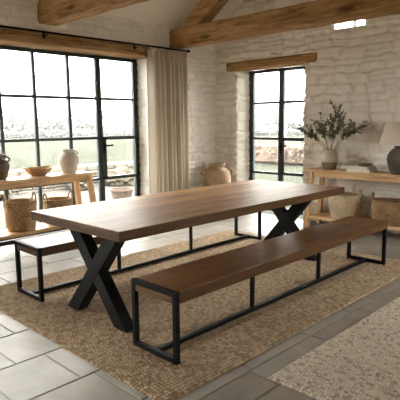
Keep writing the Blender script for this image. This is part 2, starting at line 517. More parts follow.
# ------------------------------------------------------------------ timbers
def rough_beam(x0, x1, y0, y1, z0, z1, along, amp=.008, seed=0):
    """hewn beam: slightly wandering faces and worn arrises"""
    bm = bmesh.new(); L = (y1-y0) if along == 'y' else (x1-x0); n = max(4, int(L/.12))
    r = random.Random(seed); rings = []
    if along == 'y': a0, a1, c0, c1 = x0, x1, y0, y1
    else: a0, a1, c0, c1 = y0, y1, x0, x1
    c = .018
    for i in range(n+1):
        t = c0+(c1-c0)*i/n
        j = [r.uniform(-amp, amp) for _ in range(4)]
        A0, A1, Z0, Z1 = a0+j[0], a1+j[1], z0+j[2]*.6, z1+j[3]*.6
        sec = [(A0+c, Z0), (A1-c, Z0), (A1, Z0+c), (A1, Z1-c), (A1-c, Z1), (A0+c, Z1), (A0, Z1-c), (A0, Z0+c)]
        rings.append([bm.verts.new((a, t, z) if along == 'y' else (t, a, z)) for a, z in sec])
    for p, q in zip(rings, rings[1:]):
        for k in range(8): bm.faces.new((p[k], p[(k+1) % 8], q[(k+1) % 8], q[k]))
    bm.faces.new(rings[0]); bm.faces.new(rings[-1])
    bmesh.ops.recalc_face_normals(bm, faces=bm.faces)
    return bm

def truss(x0, x1, zb, zt, label, seed):
    xc = (x0+x1)/2
    t = thing('roof_truss', label, 'beam', (xc, YL, zb))
    w = x1-x0
    obj('tie_beam', rough_beam(-w/2, w/2, YR-YL+.02, -.015, 0, zt-zb, 'y', .006, seed), M['beam_y'], t)
    # principal rafters rise from the tie beam ends, just under the ceiling slope
    for s in (1, -1):
        bm = bmesh.new()
        yb = -.36 if s == 1 else (YR-YL)+.36
        ym = RIDGE_Y-YL
        k = .72
        z0 = zt-zb-.02
        p0 = (0, yb, z0); p1 = (0, ym, z0 + k*abs(ym-yb))
        bar(bm, p0, p1, w*.86, .235, (1, 0, 0), False, .012)
        # trim what would dip below the tie beam's top
        bmesh.ops.bisect_plane(bm, geom=bm.verts[:]+bm.edges[:]+bm.faces[:], plane_co=(0, 0, z0), plane_no=(0, 0, -1), clear_outer=True)
        es = [e for e in bm.edges if len(e.link_faces) == 1]
        if es: bmesh.ops.holes_fill(bm, edges=es)
        obj('principal_rafter', bm, M['beam_y'], t)
truss(5.15, 5.39, 2.515, 2.765, 'far oak tie beam of the roof truss, ending above the curtain', 21)
truss(3.06, 3.31, 2.585, 2.86, 'nearer oak tie beam crossing the ceiling at top left, above the wide window', 33)

lint = thing('window_lintel', 'long oak lintel beam over the wide left window', 'lintel', (W1[0]-.3, YL, W1[3]))
obj('beam', rough_beam(0, 4.745-W1[0]+.3, -.03, .30, .003, .155, 'x', .004, 5), M['beam_x'], lint)
lint2 = thing('window_lintel', 'short oak lintel set in the rough back wall over the narrow window', 'lintel', (XB, 3.73, W2[3]))
obj('beam', rough_beam(-.04, .30, 0, 1.62, .003, .125, 'y', .004, 6), M['beam_y'], lint2)

# ------------------------------------------------------------------ steel glazed screens
def screen(name, origin, rot, width, height, cols, rows, casement, mull, handle_side):
    """local: x along the screen, y outward, z up. cols/rows = bar centres"""
    root = bpy.data.objects.new(name, None); COL.objects.link(root)
    root.location = origin; root.rotation_euler = (0, 0, rot); root['kind'] = 'structure'
    fw = .092; d0, d1 = -.03, .03
    bm = bmesh.new()
    bx(bm, 0, fw, d0, d1, 0, height, .004); bx(bm, width-fw, width, d0, d1, 0, height, .004)
    bx(bm, fw, width-fw, d0, d1, height-.045, height, .004); bx(bm, fw, width-fw, d0, d1, 0, .06, .004)
    obj('frame', bm, M['window_steel'], root)
    for c, w in cols: obj('glazing_bar', box(c-w/2, c+w/2, d0*.8, d1*.8, .06, height-.045, .003), M['window_steel'], root)
    for r in rows: obj('glazing_bar', box(fw, width-fw, d0*.6, d1*.6, r-.019, r+.019, .003), M['window_steel'], root)
    # panes
    xs = [0]+[c for c, w in cols]+[width]; zs = [.05]+list(rows)+[height-.04]
    for a, b in zip(xs, xs[1:]):
        for c, d in zip(zs, zs[1:]):
            obj('pane', box(a+.004, b-.004, -.003, .003, c, d), M['glass'], root)
    # opening casement
    a, b, c, d = casement
    bm = bmesh.new(); s = .065
    for q in ((a, a+s+.01, c, d), (b-.03, b, c, d), (a, b, c, c+.03), (a, b, d-.03, d)):
        bx(bm, q[0], q[1], -.048, -.018, q[2], q[3], .003)
    cas = obj('casement', bm, M['window_steel'], root)
    hz = d-.13; hx = a+.03
    bm = bmesh.new()
    bx(bm, hx-.017, hx+.017, -.060, -.046, hz-.085, hz+.075, .003)
    tube(bm, [(hx, -.05, hz+.02), (hx, -.095, hz+.02)], .011, 8)
    tube(bm, [(hx-.008, -.09, hz+.02), (hx+.06, -.095, hz+.022), (hx+.125, -.09, hz+.026)], .0115, 8)
    obj('handle', bm, M['steel'], cas)
    return root
# left: local x runs along +X; outward is +Y
w1x = W1[0]-.02
screen('window_1', (w1x, YL+.29, .003), 0, 4.76-w1x, 2.334, [(c-w1x, w) for c, w in ((2.215, .04), (2.665, .04), (3.115, .04), (3.60, .04), (4.065, .085))],
       [.635, 1.213, 1.753], (4.07-w1x, 4.69-w1x, .635, 1.213), None, 1)
# back: local x runs along -Y, outward is +X
w2y = 5.135
screen('window_2', (XB+.29, w2y, .003), -PI/2, w2y-3.89, 2.218, [(w2y-4.508, .09)], [.605, 1.15, 1.708],
       (w2y-4.505, w2y-3.955, .605, 1.15), None, 1)
# small gable light
def gable():
    root = bpy.data.objects.new('window_3', None); COL.objects.link(root)
    root.location = (XB+.05, 3.525, 2.603); root.rotation_euler = (0, 0, -PI/2); root['kind'] = 'structure'
    w, h = .472, .41
    bm = bmesh.new()
    for q in ((0, .018, 0, h), (w-.018, w, 0, h), (0, w, 0, .018), (0, w, h-.018, h)): bx(bm, q[0], q[1], -.02, .02, q[2], q[3], .002)
    obj('frame', bm, M['cover'], root)
    obj('glazing_bar', box(.295, .315, -.018, .018, .018, h-.018, .002), M['window_steel'], root)
    for a, b in ((.018, .295), (.315, w-.018)): obj('pane', box(a, b, -.003, .003, .018, h-.018), M['glass'], root)
gable()
# the glazing of the unseen opening added for light
def unseen_glass(name, x0, x1, y0, y1, z0, z1):
    o = struct(name, box(x0, x1, y0, y1, z0, z1), M['glass']); return o
unseen_glass('fill_window_left', W7[0], W7[1], YL+.285, YL+.295, W7[2], W7[3])

# ------------------------------------------------------------------ curtain and rod
def make_curtain():
    bm = bmesh.new()
    x0, x1, z0, z1 = 4.650, 5.400, .015, 2.448
    nx, nz = 220, 50; folds = 8.5
    V = []
    for j in range(nz+1):
        t = j/nz; z = z0+(z1-z0)*t
        row = []
        for i in range(nx+1):
            s = i/nx
            ph = 2*PI*folds*s + .7*math.sin(3.1*s*PI+1) + .35*math.sin(11*s) + (1-t)*.6*math.sin(5*s*PI)
            amp = (.078+.020*math.sin(9*s+2)+.012*math.sin(31*s))*(.75+.25*(1-t))
            pinch = math.exp(-((t-.955)/.018)**2)
            y = (amp*math.sin(ph) + .010*math.sin(2*ph+1))*(1-.35*pinch)
            x = x0+(x1-x0)*s + .013*math.cos(ph)
            row.append(bm.verts.new((x, y, z)))
        V.append(row)
    for a, b in zip(V, V[1:]):
        for i in range(nx): bm.faces.new((a[i], a[i+1], b[i+1], b[i]))
    o = obj('curtain', bm, M['linen'], smooth=True)
    o.location = (0, YL-.13, 0)
    md = o.modifiers.new('cloth', 'SOLIDIFY'); md.thickness = .004
    tag(o, 'pleated beige linen curtain hanging beside the wide left window', 'curtain')
make_curtain()
rod = thing('curtain_rod', 'thin black iron curtain rod across the lintel of the wide window', 'curtain rod', (1.45, YL-.13, 2.475))
obj('pole', tube(bmesh.new(), [(0, 0, 0), (3.97, 0, 0)], .0125, 10), M['steel'], rod, True)
bm = bmesh.new(); lathe(bm, [(0, -.012), (.018, -.01), (.022, .01), (.018, .03), (0, .034)], 14)
bmesh.ops.rotate(bm, verts=bm.verts, matrix=Matrix.Rotation(PI/2, 3, 'Y')); bmesh.ops.translate(bm, verts=bm.verts, vec=(3.965, 0, 0))
obj('finial', bm, M['steel'], rod, True)
for x in (1.66, 3.02):
    bm = bmesh.new(); bx(bm, x-.015, x+.015, .088, .099, -.06, .012, .002); tube(bm, [(x, .092, -.03), (x, .03, -.03), (x, 0, -.012)], .007, 8)
    obj('bracket', bm, M['steel'], rod)

# ------------------------------------------------------------------ rugs
def rug(name, x0, x1, y0, y1, th, rc, mat, label, pitch, loop, amp, along, step, seed):
    """a woven rug: rows of yarn loops as a height field over a slab with rounded corners"""
    cx, cy = (x0+x1)/2, (y0+y1)/2; a, b = (x1-x0)/2, (y1-y0)/2
    nx, ny = int(2*a/step), int(2*b/step)
    X, Y = np.meshgrid(np.linspace(-a, a, nx+1), np.linspace(-b, b, ny+1), indexing='ij')
    p, q = (X, Y) if along == 'x' else (Y, X)
    r = np.random.default_rng(seed)
    qq = q + .006*(vnoise(p*2.2+seed, q*2.2)-.5) + .004*(vnoise(p*11, q*11)-.5)
    row = np.floor(qq/pitch).astype(int)
    off = r.random(4096)
    pp = p + off[row % 4096]*loop + .008*(vnoise(p*9+3, q*9)-.5)
    k = np.floor(pp/loop).astype(int)
    du = (pp/loop-k-.5)*2; dv = (qq/pitch-row-.5)*2
    rt = r.random((1024, 1024)); rv = rt[row % 1024, k % 1024]
    h = np.sqrt(np.clip(1-.85*du*du-.85*dv*dv, 0, 1))*(.75+.5*rv)
    # rounded corners: pull the outermost grid in, and drop the edge to the floor
    ex = np.maximum(np.abs(X)-(a-rc), 0); ey = np.maximum(np.abs(Y)-(b-rc), 0)
    m = (ex > 0) & (ey > 0); d = np.hypot(ex, ey); mx = np.maximum(ex, ey); f = np.where(m, mx/np.maximum(d, 1e-9), 1)
    PX = np.where(m, np.sign(X)*(a-rc+ex*f), X); PY = np.where(m, np.sign(Y)*(b-rc+ey*f), Y)
    wav = .0025*(vnoise(X*14+Y*14, X*3)-.5)
    edge = np.minimum(a-np.abs(X), b-np.abs(Y)); ed = np.clip(edge/.014, 0, 1)
    PX = PX+np.where(edge < 1e-6, wav*2, 0); PY = PY+np.where(edge < 1e-6, wav*2, 0)
    Z = np.where(edge < 1e-6, 0, th*np.sqrt(ed)-amp+amp*h*ed + .0008)
    Z = np.maximum(Z, 0)
    co = np.stack([PX, PY, Z], -1).reshape(-1, 3)
    i, j = np.meshgrid(np.arange(nx), np.arange(ny), indexing='ij'); w = ny+1; v = (i*w+j).ravel()
    fc = np.stack([v, v+w, v+w+1, v+1], -1)
    me = bpy.data.meshes.new(name); me.from_pydata(co.tolist(), [], fc.tolist())
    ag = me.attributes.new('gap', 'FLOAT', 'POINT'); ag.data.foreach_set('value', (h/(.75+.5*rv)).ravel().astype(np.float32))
    at = me.attributes.new('loop', 'FLOAT', 'POINT'); at.data.foreach_set('value', rv.ravel().astype(np.float32))
    me.materials.append(mat); me.polygons.foreach_set('use_smooth', np.ones(len(fc), bool))
    o = bpy.data.objects.new(name, me); COL.objects.link(o); o.location = (cx, cy, 0)
    return tag(o, label, 'rug')
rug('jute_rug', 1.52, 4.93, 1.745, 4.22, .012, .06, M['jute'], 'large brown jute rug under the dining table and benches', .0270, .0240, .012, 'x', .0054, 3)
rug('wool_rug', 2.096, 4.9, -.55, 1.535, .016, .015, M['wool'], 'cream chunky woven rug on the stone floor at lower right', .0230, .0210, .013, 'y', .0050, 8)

# ------------------------------------------------------------------ dining table
RT = .012
tb = thing('dining_table', 'long oak dining table with black X-shaped legs', 'table', (1.758+1.388, 2.945, RT))
L2, W2_, ZT = 1.388, .5525, .76-RT
def make_top():
    bm = bmesh.new(); bx(bm, -L2, L2, -W2_, W2_, ZT-.067, ZT, .006, 2); return bm
def ends(o, m, both=True):
    o.data.materials.append(m)
    for p in o.data.polygons:
        if abs(p.normal.x) > .9: p.material_index = 1
ends(obj('tabletop', make_top(), M['table'], tb), M['endgrain'])
for xo in (1.965-3.146, 4.335-3.146):
    for s in (1, -1):
        bm = bmesh.new()
        bar(bm, (0, s*.30, 0), (0, -s*.275, ZT-.066), .092 if s == 1 else .088, .108, (1, 0, 0), True, .003)
        o = obj('leg', bm, M['steel'], tb); o.location = (xo+(.0 if s == 1 else .0), 0, 0)

# ------------------------------------------------------------------ benches
def bench(x0, yc, Lb, label, px):
    Wb, H, th, tw = .407, .45-RT, .073, .032
    b = thing('bench', label, 'bench', (x0+Lb/2, yc, RT), 0, 'oak benches along the table')
    a, w = Lb/2, Wb/2
    ends(obj('seat', box(-a+tw, a, -w, w, H-th, H-.001, .005, 2), M['bench'], b), M['endgrain'])
    bm = bmesh.new()      # near end frame: the top bar shows above the end grain
    for y in (-w, w-tw): bx(bm, -a, -a+tw, y, y+tw, 0, H, .002)
    bx(bm, -a, -a+tw, -w+tw, w-tw, H-tw, H, .002); bx(bm, -a, -a+tw, -w+tw, w-tw, 0, tw, .002)
    obj('end_frame', bm, M['steel'], b)
    # end grain set inside the near frame
    obj('end_board', box(-a+.006, -a+tw-.001, -w+tw+.001, w-tw-.001, H-th, H-tw-.001), M['endgrain'], b)
    bm = bmesh.new()
    for y in (-w, w-tw): bx(bm, a-tw-.005, a-.005, y+(.004 if y < 0 else -.004), y+tw+(.004 if y < 0 else -.004), 0, H-th, .002)
    bx(bm, a-tw-.005, a-.005, -w+tw, w-tw, 0, tw, .002)
    obj('end_frame', bm, M['steel'], b)
    obj('stretcher', box(-a+tw, a-tw-.005, -tw/2, tw/2, .001, tw, .002), M['steel'], b)
    for x in px: obj('post', box(x-x0-a-.014, x-x0-a+.014, -.014, .014, tw, H-th, .002), M['steel'], b)
    return b
bench(1.838, 2.1945, 2.82, 'oak bench on the near side of the table, its whole length in view', (2.80, 3.73))
bench(1.821, 3.7455, 2.88, 'oak bench on the window side of the table, mostly hidden behind it', (2.74, 3.70))

# ------------------------------------------------------------------ console tables
def console(loc, rot, Lc, D, H, splay, shelf_z, label):
    """local: x along the front, y towards the wall, origin at front left corner on the floor"""
    c = thing('console_table', label, 'console table', loc, rot, 'pale oak console tables')
    obj('top', box(0, Lc, 0, D, H-.032, H, .003), M['oak_x'], c)
    lw = .058; e = .10
    xl, xr, yf, yb = e, Lc-e, .045, D-.045
    z = H-.032
    for sx, x in ((-1, xl), (1, xr)):
        for sy, y in ((-1, yf), (1, yb)):
            bm = bmesh.new()
            bar(bm, (x+sx*splay*H, y+sy*splay*H*.35, 0), (x, y, z), lw, lw, (1, 0, 0), True, .002)
            obj('leg', bm, M['oak_z'], c)
    for y in (yf, yb): obj('apron', box(xl+lw/2+.002, xr-lw/2-.002, y-.012, y+.012, z-.062, z-.001, .002), M['oak_x'], c)
    for x in (xl, xr): obj('end_rail', box(x-.012, x+.012, yf+lw/2+.002, yb-lw/2-.002, z-.062, z-.001, .002), M['oak_x'], c)
    k = splay*(H-shelf_z)
    obj('shelf', box(xl-k-lw*.1, xr+k+lw*.1, .01, D-.01, shelf_z-.038, shelf_z, .003), M['oak_x'], c)
    return c
R5 = math.radians(5)
LC, DC = 2.0, .36
# left console: its right front corner stands near (3.58, 5.31)
cl = (3.585-LC*math.cos(R5), 5.30-LC*math.sin(R5), 0)
console(cl, R5, LC, DC, .81, .12, .215, 'pale oak console table standing in front of the wide left window')
def on_left(u, v, z): return (cl[0]+u*math.cos(R5)-v*math.sin(R5), cl[1]+u*math.sin(R5)+v*math.cos(R5), z)
# right console: front faces -X; local x runs along -Y
cr = (5.71, 3.625, 0)
console(cr, -PI/2, 2.1, .38, .785, .07, .165, 'pale oak console table against the rough back wall at right')

# ------------------------------------------------------------------ pottery
def closed_profile(outer, wall):
    """outer: (r,z) from base centre to rim; returns with an inner wall"""
    o = spline(outer, 5)
    inner = [(max(r-wall, .001), max(z, wall)) for r, z in reversed(o) if r > wall*1.5]
    return [(0, o[0][1])]+o+[(o[-1][0]-wall*.5, o[-1][1]+.002)]+inner+[(0, wall)]

def handle_loop(bm, ang, r0, z0, r1, z1, out, rad, n=10):
    c, s = math.cos(ang), math.sin(ang); pts = []
    for i in range(n+1):
        t = i/n; r = r0+(r1-r0)*t+out*math.sin(PI*t)**.7; z = z0+(z1-z0)*t
        pts.append((r*c, r*s, z))
    return tube(bm, pts, rad, 8)

# corner urn
u = thing('urn', 'tall tan clay urn with two handles in the corner behind the table', 'urn', (5.745, 5.22, 0))
bm = bmesh.new()
lathe(bm, closed_profile([(.10, 0), (.115, .01), (.16, .2), (.205, .42), (.218, .56), (.19, .67), (.135, .715), (.118, .735), (.132, .765), (.138, .785)], .014), 56,
      lambda t, i, r, z: (r*(1+.012*math.sin(3*t+z*9)+.006*math.sin(7*t+z*23)), z))
obj('body', bm, M['urn'], u, True)
for s in (0, 1):
    bm = bmesh.new(); handle_loop(bm, -PI/4+s*PI, .16, .70, .205, .60, .055, .014)
    obj('handle', bm, M['urn'], u, True)

# dark jug on left console
jx = thing('jug', 'dark brown stoneware jug on the left console, at the photo edge', 'jug', on_left(.81, .235, .81))
bm = bmesh.new()
lathe(bm, closed_profile([(.07, 0), (.078, .006), (.112, .09), (.122, .15), (.105, .205), (.07, .232), (.062, .245), (.078, .268), (.08, .275)], .008), 48)
obj('body', bm, M['jug'], jx, True)
for a in (-PI/4+.05, PI*3/4):
    bm = bmesh.new(); handle_loop(bm, a, .075, .262, .108, .195, .038, .009); obj('handle', bm, M['jug'], jx, True)
# wooden bowl
b = thing('bowl', 'wide wooden bowl on the left console between two pots', 'bowl', on_left(1.305, .225, .81))
bm = bmesh.new()
lathe(bm, closed_profile([(.075, 0), (.085, .004), (.13, .045), (.172, .088), (.178, .098)], .01), 48, lambda t, i, r, z: (r*(1+.02*math.sin(2*t+.5)), z*(1+.07*math.sin(2*t+1.2)+.03*math.sin(5*t))))
obj('body', bm, M['bowl'], b, True)
# pale pot
b = thing('jar', 'pale grey clay jar on the right end of the left console', 'jar', on_left(1.725, .20, .81))
bm = bmesh.new()
lathe(bm, closed_profile([(.076, 0), (.085, .006), (.112, .09), (.124, .17), (.108, .228), (.07, .258), (.064, .266), (.079, .281), (.081, .287)], .008), 48)
obj('body', bm, M['greypot'], b, True)
bm = bmesh.new(); handle_loop(bm, -PI/4, .072, .278, .104, .232, .024, .007); obj('handle', bm, M['greypot'], b, True)

# two-tone vase
VX, VY, VZ = 5.90, 3.345, .785
b = thing('vase', 'cream vase with an olive lower band on the right console, holding branches', 'vase', (VX, VY, VZ))
bm = bmesh.new()
lathe(bm, closed_profile([(.072, 0), (.082, .005), (.098, .06), (.106, .12), (.102, .19), (.086, .235), (.078, .25), (.082, .262)], .008), 48)
obj('body', bm, M['vase'], b, True)

# branches: each stem its own thing, rooted in the vase mouth
def branch(tip, label, seed, group=None, n_leaf=34, side=3):
    r = random.Random(seed)
    root = thing('leafy_branch', label, 'branch', (VX, VY, VZ), 0, group)
    tip = Vector(tip); mouth = Vector((tip.x*.10, tip.y*.12, .25))
    if mouth.xy.length > .055: mouth.xy = mouth.xy.normalized()*.055
    base = Vector((-mouth.x*.6, -mouth.y*.6, .015))
    mid = mouth.lerp(tip, .5)+Vector((0, 0, .05))+Vector([r.uniform(-.03, .03) for _ in range(3)])
    main = [Vector(p) for p in spline([base, mouth, mid, tip], 8)]
    st = bmesh.new(); tube(st, main, [.0042*(1-.7*i/(len(main)-1)) for i in range(len(main))], 6)
    lf = bmesh.new()
    def leaf(p, d, size):
        d = d.normalized(); q = Vector([r.uniform(-1, 1) for _ in range(3)])
        s = d.cross(q)
        if s.length < 1e-3: return
        s.normalize(); nn = d.cross(s)
        L, w = size, size*.24
        a = lf.verts.new(p); t = lf.verts.new(p+d*L+nn*L*.08)
        m1 = lf.verts.new(p+d*L*.5+s*w+nn*L*.1); m2 = lf.verts.new(p+d*L*.5-s*w+nn*L*.1); c = lf.verts.new(p+d*L*.5-nn*L*.02)
        for f in ((a, m1, c), (m1, t, c), (t, m2, c), (m2, a, c)): lf.faces.new(f)
    def clothe(path, n):
        for k in range(n):
            t = (k+r.random())/n*(len(path)-1); i = min(int(t), len(path)-2)
            p = path[i].lerp(path[i+1], t-i); d = (path[i+1]-path[i]).normalized()
            out = Vector([r.uniform(-1, 1), r.uniform(-1, 1), r.uniform(-.7, .9)])
            leaf(p, d*.6+out, r.uniform(.026, .050))
    outer = [p for p in main if p.z > .33]
    clothe(outer[len(outer)//4:], n_leaf)
    for k in range(side):
        i = int(len(outer)*(.2+.65*k/max(1, side))); p = outer[min(i, len(outer)-2)]
        d = (tip-mouth).normalized()
        w = Vector([r.uniform(-1, 1), r.uniform(-1, 1), r.uniform(-.1, .7)]).normalized()
        ln = r.uniform(.12, .22)
        e = p+(d*.6+w*.75).normalized()*ln
        # twigs stay in front of the wall
        e.x = min(e.x, XB-VX-.10)
        tw = [Vector(q) for q in spline([p, p.lerp(e, .5)+Vector((0, 0, .015)), e], 4)]
        tube(st, tw, [.0024]*(len(tw)-1)+[.001], 5); clothe(tw, 16)
    for v in lf.verts: v.co.x = min(v.co.x, XB-VX-.06)
    obj('stem', st, M['twig'], root); obj('leaves', lf, M['leaf'], root)
branch((-.02, -.15, .82), 'tallest upright leafy branch in the cream vase', 1, None, 70, 5)
branch((-.10, .42, .54), 'leafy branch in the cream vase reaching farthest left towards the window', 2, None, 60, 6)
branch((.02, -.50, .58), 'leafy branch in the cream vase reaching farthest right along the wall', 3, None, 60, 6)
for i, tp in enumerate([(.03, .22, .62), (-.16, .10, .52), (-.10, -.22, .60), (.08, -.33, .50), (.02, .30, .44), (-.2, -.10, .45), (.06, -.14, .68)]):
    branch(tp, 'shorter leafy green branch in the middle of the spray in the cream vase', 10+i, 'middle branches in the vase', 36, 5)

# books and dish
def book(z, w, d, h, rot, x, y, label):
    b = thing('book', label, 'book', (x, y, z), rot, 'books on the right console')
    bm = bmesh.new(); bx(bm, -w/2, w/2, -d/2, d/2, 0, .004, .001); bx(bm, -w/2, w/2, -d/2, d/2, h-.004, h, .001); bx(bm, w/2-.004, w/2, -d/2, d/2, .004, h-.004)
    obj('cover', bm, M['cover'], b)
    obj('pages', box(-w/2+.006, w/2-.005, -d/2+.006, d/2-.006, .0042, h-.0042), M['paper'], b)
book(.785, .23, .31, .038, .03, 5.86, 2.875, 'thick pale book at the bottom of the stack on the right console')
book(.823, .22, .285, .032, -.04, 5.865, 2.885, 'pale book lying on the thicker book, beneath the small dish')
b = thing('dish', 'small shallow wooden dish on top of the books', 'dish', (5.865, 2.845, .855))
bm = bmesh.new(); lathe(bm, closed_profile([(.055, 0), (.062, .003), (.092, .018), (.102, .028), (.103, .032)], .006), 40)
obj('body', bm, M['dish'], b, True)

# table lamp
b = thing('table_lamp', 'table lamp with dark ribbed ceramic base and linen shade', 'lamp', (5.84, 2.365, .785))
bm = bmesh.new()
lathe(bm, closed_profile([(.11, 0), (.12, .006), (.15, .075), (.17, .16), (.163, .225), (.127, .285), (.092, .305), (.088, .316), (.098, .328)], .01), 56,
      lambda t, i, r, z: (r*(1+.010*math.sin(z*150)), z))
obj('base', bm, M['lampbase'], b, True)
obj('stem', tube(bmesh.new(), [(0, 0, .27), (0, 0, .43)], .012, 10), M['brass'], b, True)
bm = bmesh.new(); lathe(bm, [(.262, .355), (.198, .61), (.195, .61), (.259, .355), (.262, .355)], 56)
sh = obj('lamp_shade', bm, M['shade'], b, True)
bm = bmesh.new()
for k in range(3):
    a = k*2*PI/3; tube(bm, [(0, 0, .42), (.24*math.cos(a), .24*math.sin(a), .39)], .003, 5)
obj('spider', bm, M['brass'], b)

# ------------------------------------------------------------------ baskets
def basket(name, loc, rx, ry, H, taper, mat, label, handle_ang, hw=.06, hh=.085, rows=16, rot=0):
    b = thing(name, label, 'basket', loc, rot, 'woven baskets on the console shelves')
    bm = bmesh.new(); prof = []; n = 96; sub = 4
    for j in range(rows*sub+1):
        t = j/(rows*sub); bulge = taper + (1-taper)*math.sin(min(1, t*1.25)*PI/2)
        prof.append((bulge*(1-.03*max(0, t-.8)/.2), t*H))
    no = len(prof)
    prof = [(0, 0)]+prof+[(prof[-1][0]-.03, H+.003), (prof[-1][0]-.075, H-.004), (prof[-1][0]-.09, H*.5), (taper-.09, .03), (0, .03)]
    def fn(t, i, r, z):
        if 1 <= i <= no:
            row = (i-1)/sub; k = int(row); f = row-k
            w = math.sin(PI*f)**2
            r = r+.030*w*math.sin(24*t+PI*(k % 2)) + .008*w
        return r, z
    lathe(bm, prof, n, fn, rx, ry)
    obj('body', bm, mat, b, True)
    bm = bmesh.new()                       # braided rim
    ring = [(rx*.985*math.cos(a*2*PI/64), ry*.985*math.sin(a*2*PI/64), H+.003*math.sin(a*2.2)) for a in range(65)]
    tube(bm, ring, .010, 8, False); obj('rim', bm, mat, b, True)
    for a0 in (handle_ang, handle_ang+PI):
        bm = bmesh.new(); pts = []
        for i in range(15):
            s = i/14; a = a0 + (s-.5)*2*hw/max(rx, ry)*1.0
            up = math.sin(PI*s)**.6
            pts.append((rx*(1.0)*math.cos(a), ry*1.0*math.sin(a), H-.05+ (hh+.05)*up))
        tube(bm, pts, .009, 8); obj('handle', bm, mat, b, True)
    return b
basket('basket', on_left(1.015, .175, .215), .176, .165, .33, .86, M['seagrass'], 'woven seagrass basket on the lower shelf of the left console, nearer the photo edge', 0.0)
basket('basket', on_left(1.525, .175, .215), .176, .165, .29, .86, M['seagrass'], 'woven seagrass basket on the left console shelf, right of its twin', 0.0)
basket('basket', (5.905, 3.115, .165), .165, .215, .30, .80, M['pale_rush'], 'pale woven basket on the lower shelf of the right console', PI/2)
basket('basket', (5.895, 2.455, .165), .172, .275, .285, .86, M['brown_rush'], 'dark brown woven basket on the lower shelf beneath the lamp', PI/2)

# ------------------------------------------------------------------ outside
struct('ground', box(-60, 120, -60, 140, -.35, -.14), M['lawn'])['kind'] = 'structure'
bm = bmesh.new(); bx(bm, -4, 9.2, YL+.345, 9.9, -.14, -.03)
struct('terrace', bm, M['terrace'])
def stone_strip():
    bm = bmesh.new(); r = random.Random(4)
    z = -.13
    for k in range(4):
        h = (.155, .15, .16, .13)[k]; x = -2+r.random()*.3
        while x < 10.4:
            w = r.uniform(.2, .55); j = r.uniform(-.02, .02)
            bx(bm, x, x+w-.008, 9.95+j, 10.35+j, z, z+h-.006, .02); x += w
        z += h
    o = obj('garden_wall', bm, M['fieldstone']); tag(o, 'low dry stone garden wall beyond the terrace', 'wall')
stone_strip()
b = thing('planter', 'terracotta planter outside on the terrace, seen through the wide window', 'planter', (5.38, 7.2, -.03))
bm = bmesh.new(); lathe(bm, closed_profile([(.14, 0), (.145, .01), (.18, .18), (.195, .24), (.21, .245), (.212, .29)], .02), 40); obj('body', bm, M['terracotta'], b, True)

def blob(bm, c, r, seed, sq=1.0, sub=3, amp=.28):
    n0 = len(bm.verts)
    res = bmesh.ops.create_icosphere(bm, subdivisions=sub, radius=1)
    rr = random.Random(seed); ph = [rr.uniform(0, 6) for _ in range(6)]
    for v in res['verts']:
        p = v.co.copy()
        k = 1+amp*(math.sin(5*p.x+ph[0])*math.sin(5*p.y+ph[1])+.6*math.sin(9*p.z+ph[2])*math.sin(8*p.x+ph[3])+rr.uniform(-.25, .25))
        v.co = Vector(c)+Vector((p.x*r*k, p.y*r*k, p.z*r*k*sq))
    return bm
# low shrubs along the garden wall
for i, (x, y, r) in enumerate([(4.1, 9.55, .26), (6.0, 9.6, .3), (7.1, 9.5, .33), (8.2, 9.55, .28)]):
    bm = bmesh.new(); blob(bm, (0, 0, r*.55), r, i, .75, 3)
    o = obj('shrub', bm, M['bush']); o.location = (x, y, -.03)
    tag(o, 'small grey-brown shrub growing in front of the garden wall', 'shrub', 'shrubs along the garden wall')
# hedge and woodland: clouds of small leaf and twig facets
def spray(bm, r, c, rx, ry, rz, n, size):
    for _ in range(n):
        while True:
            p = Vector([r.uniform(-1, 1) for _ in range(3)])
            if p.length < 1: break
        p = Vector((c[0]+p.x*rx, c[1]+p.y*ry, c[2]+p.z*rz))
        u = Vector([r.gauss(0, 1) for _ in range(3)]).normalized(); w = u.orthogonal().normalized()
        sz = size*r.uniform(.5, 1.3)
        bm.faces.new([bm.verts.new(p+u*sz), bm.verts.new(p-u*sz*.6+w*sz*.5), bm.verts.new(p-u*sz*.6-w*sz*.5)])
bm = bmesh.new(); r = random.Random(9)
bx(bm, -.3, .3, -3.6, 4.6, 0, .75, .1)
for k in range(90): spray(bm, r, (r.uniform(-.35, .35), -3.7+k*.093, r.uniform(.3, .72)), .3, .3, .35, 75, .07)
o = obj('hedge', bm, M['hedge']); o.location = (15.6, 11.2, -.14); tag(o, 'russet beech hedge across the lawn outside the narrow window', 'hedge')

def bare_tree(name, loc, H, seed, label, group=None, depth=5):
    r = random.Random(seed); bm = bmesh.new()
    def grow(p, d, ln, rad, k):
        pts = [p]; q = p.copy(); dd = d.copy()
        for i in range(3):
            dd = (dd+Vector([r.uniform(-.22, .22), r.uniform(-.22, .22), r.uniform(-.05, .16)])).normalized()
            q = q+dd*ln/3; pts.append(q.copy())
        tube(bm, pts, [rad, rad*.88, rad*.75, rad*.62], 5 if k > 1 else 8, False)
        if k >= depth: return
        for c in range(3 if k > 0 else 4):
            a = pts[r.choice((2, 3, 3))]
            nd = (dd*.75+Vector([r.uniform(-1, 1), r.uniform(-1, 1), r.uniform(-.1, .7)])*.75).normalized()
            grow(a, nd, ln*r.uniform(.6, .8), rad*.56, k+1)
    grow(Vector((0, 0, 0)), Vector((0, 0, 1)), H*.3, H*.011, 0)
    o = obj(name, bm, M['bark'], smooth=True); o.location = loc
    tag(o, label, 'tree', group)
bare_tree('bare_tree', (7.6, 19.0, -.14), 8.5, 3, 'bare winter tree at the far left of the wide window', 'bare trees on the lawn')
bare_tree('bare_tree', (26.0, 21.0, -.14), 8.0, 6, 'bare winter tree seen through the left half of the narrow window', 'bare trees on the lawn')
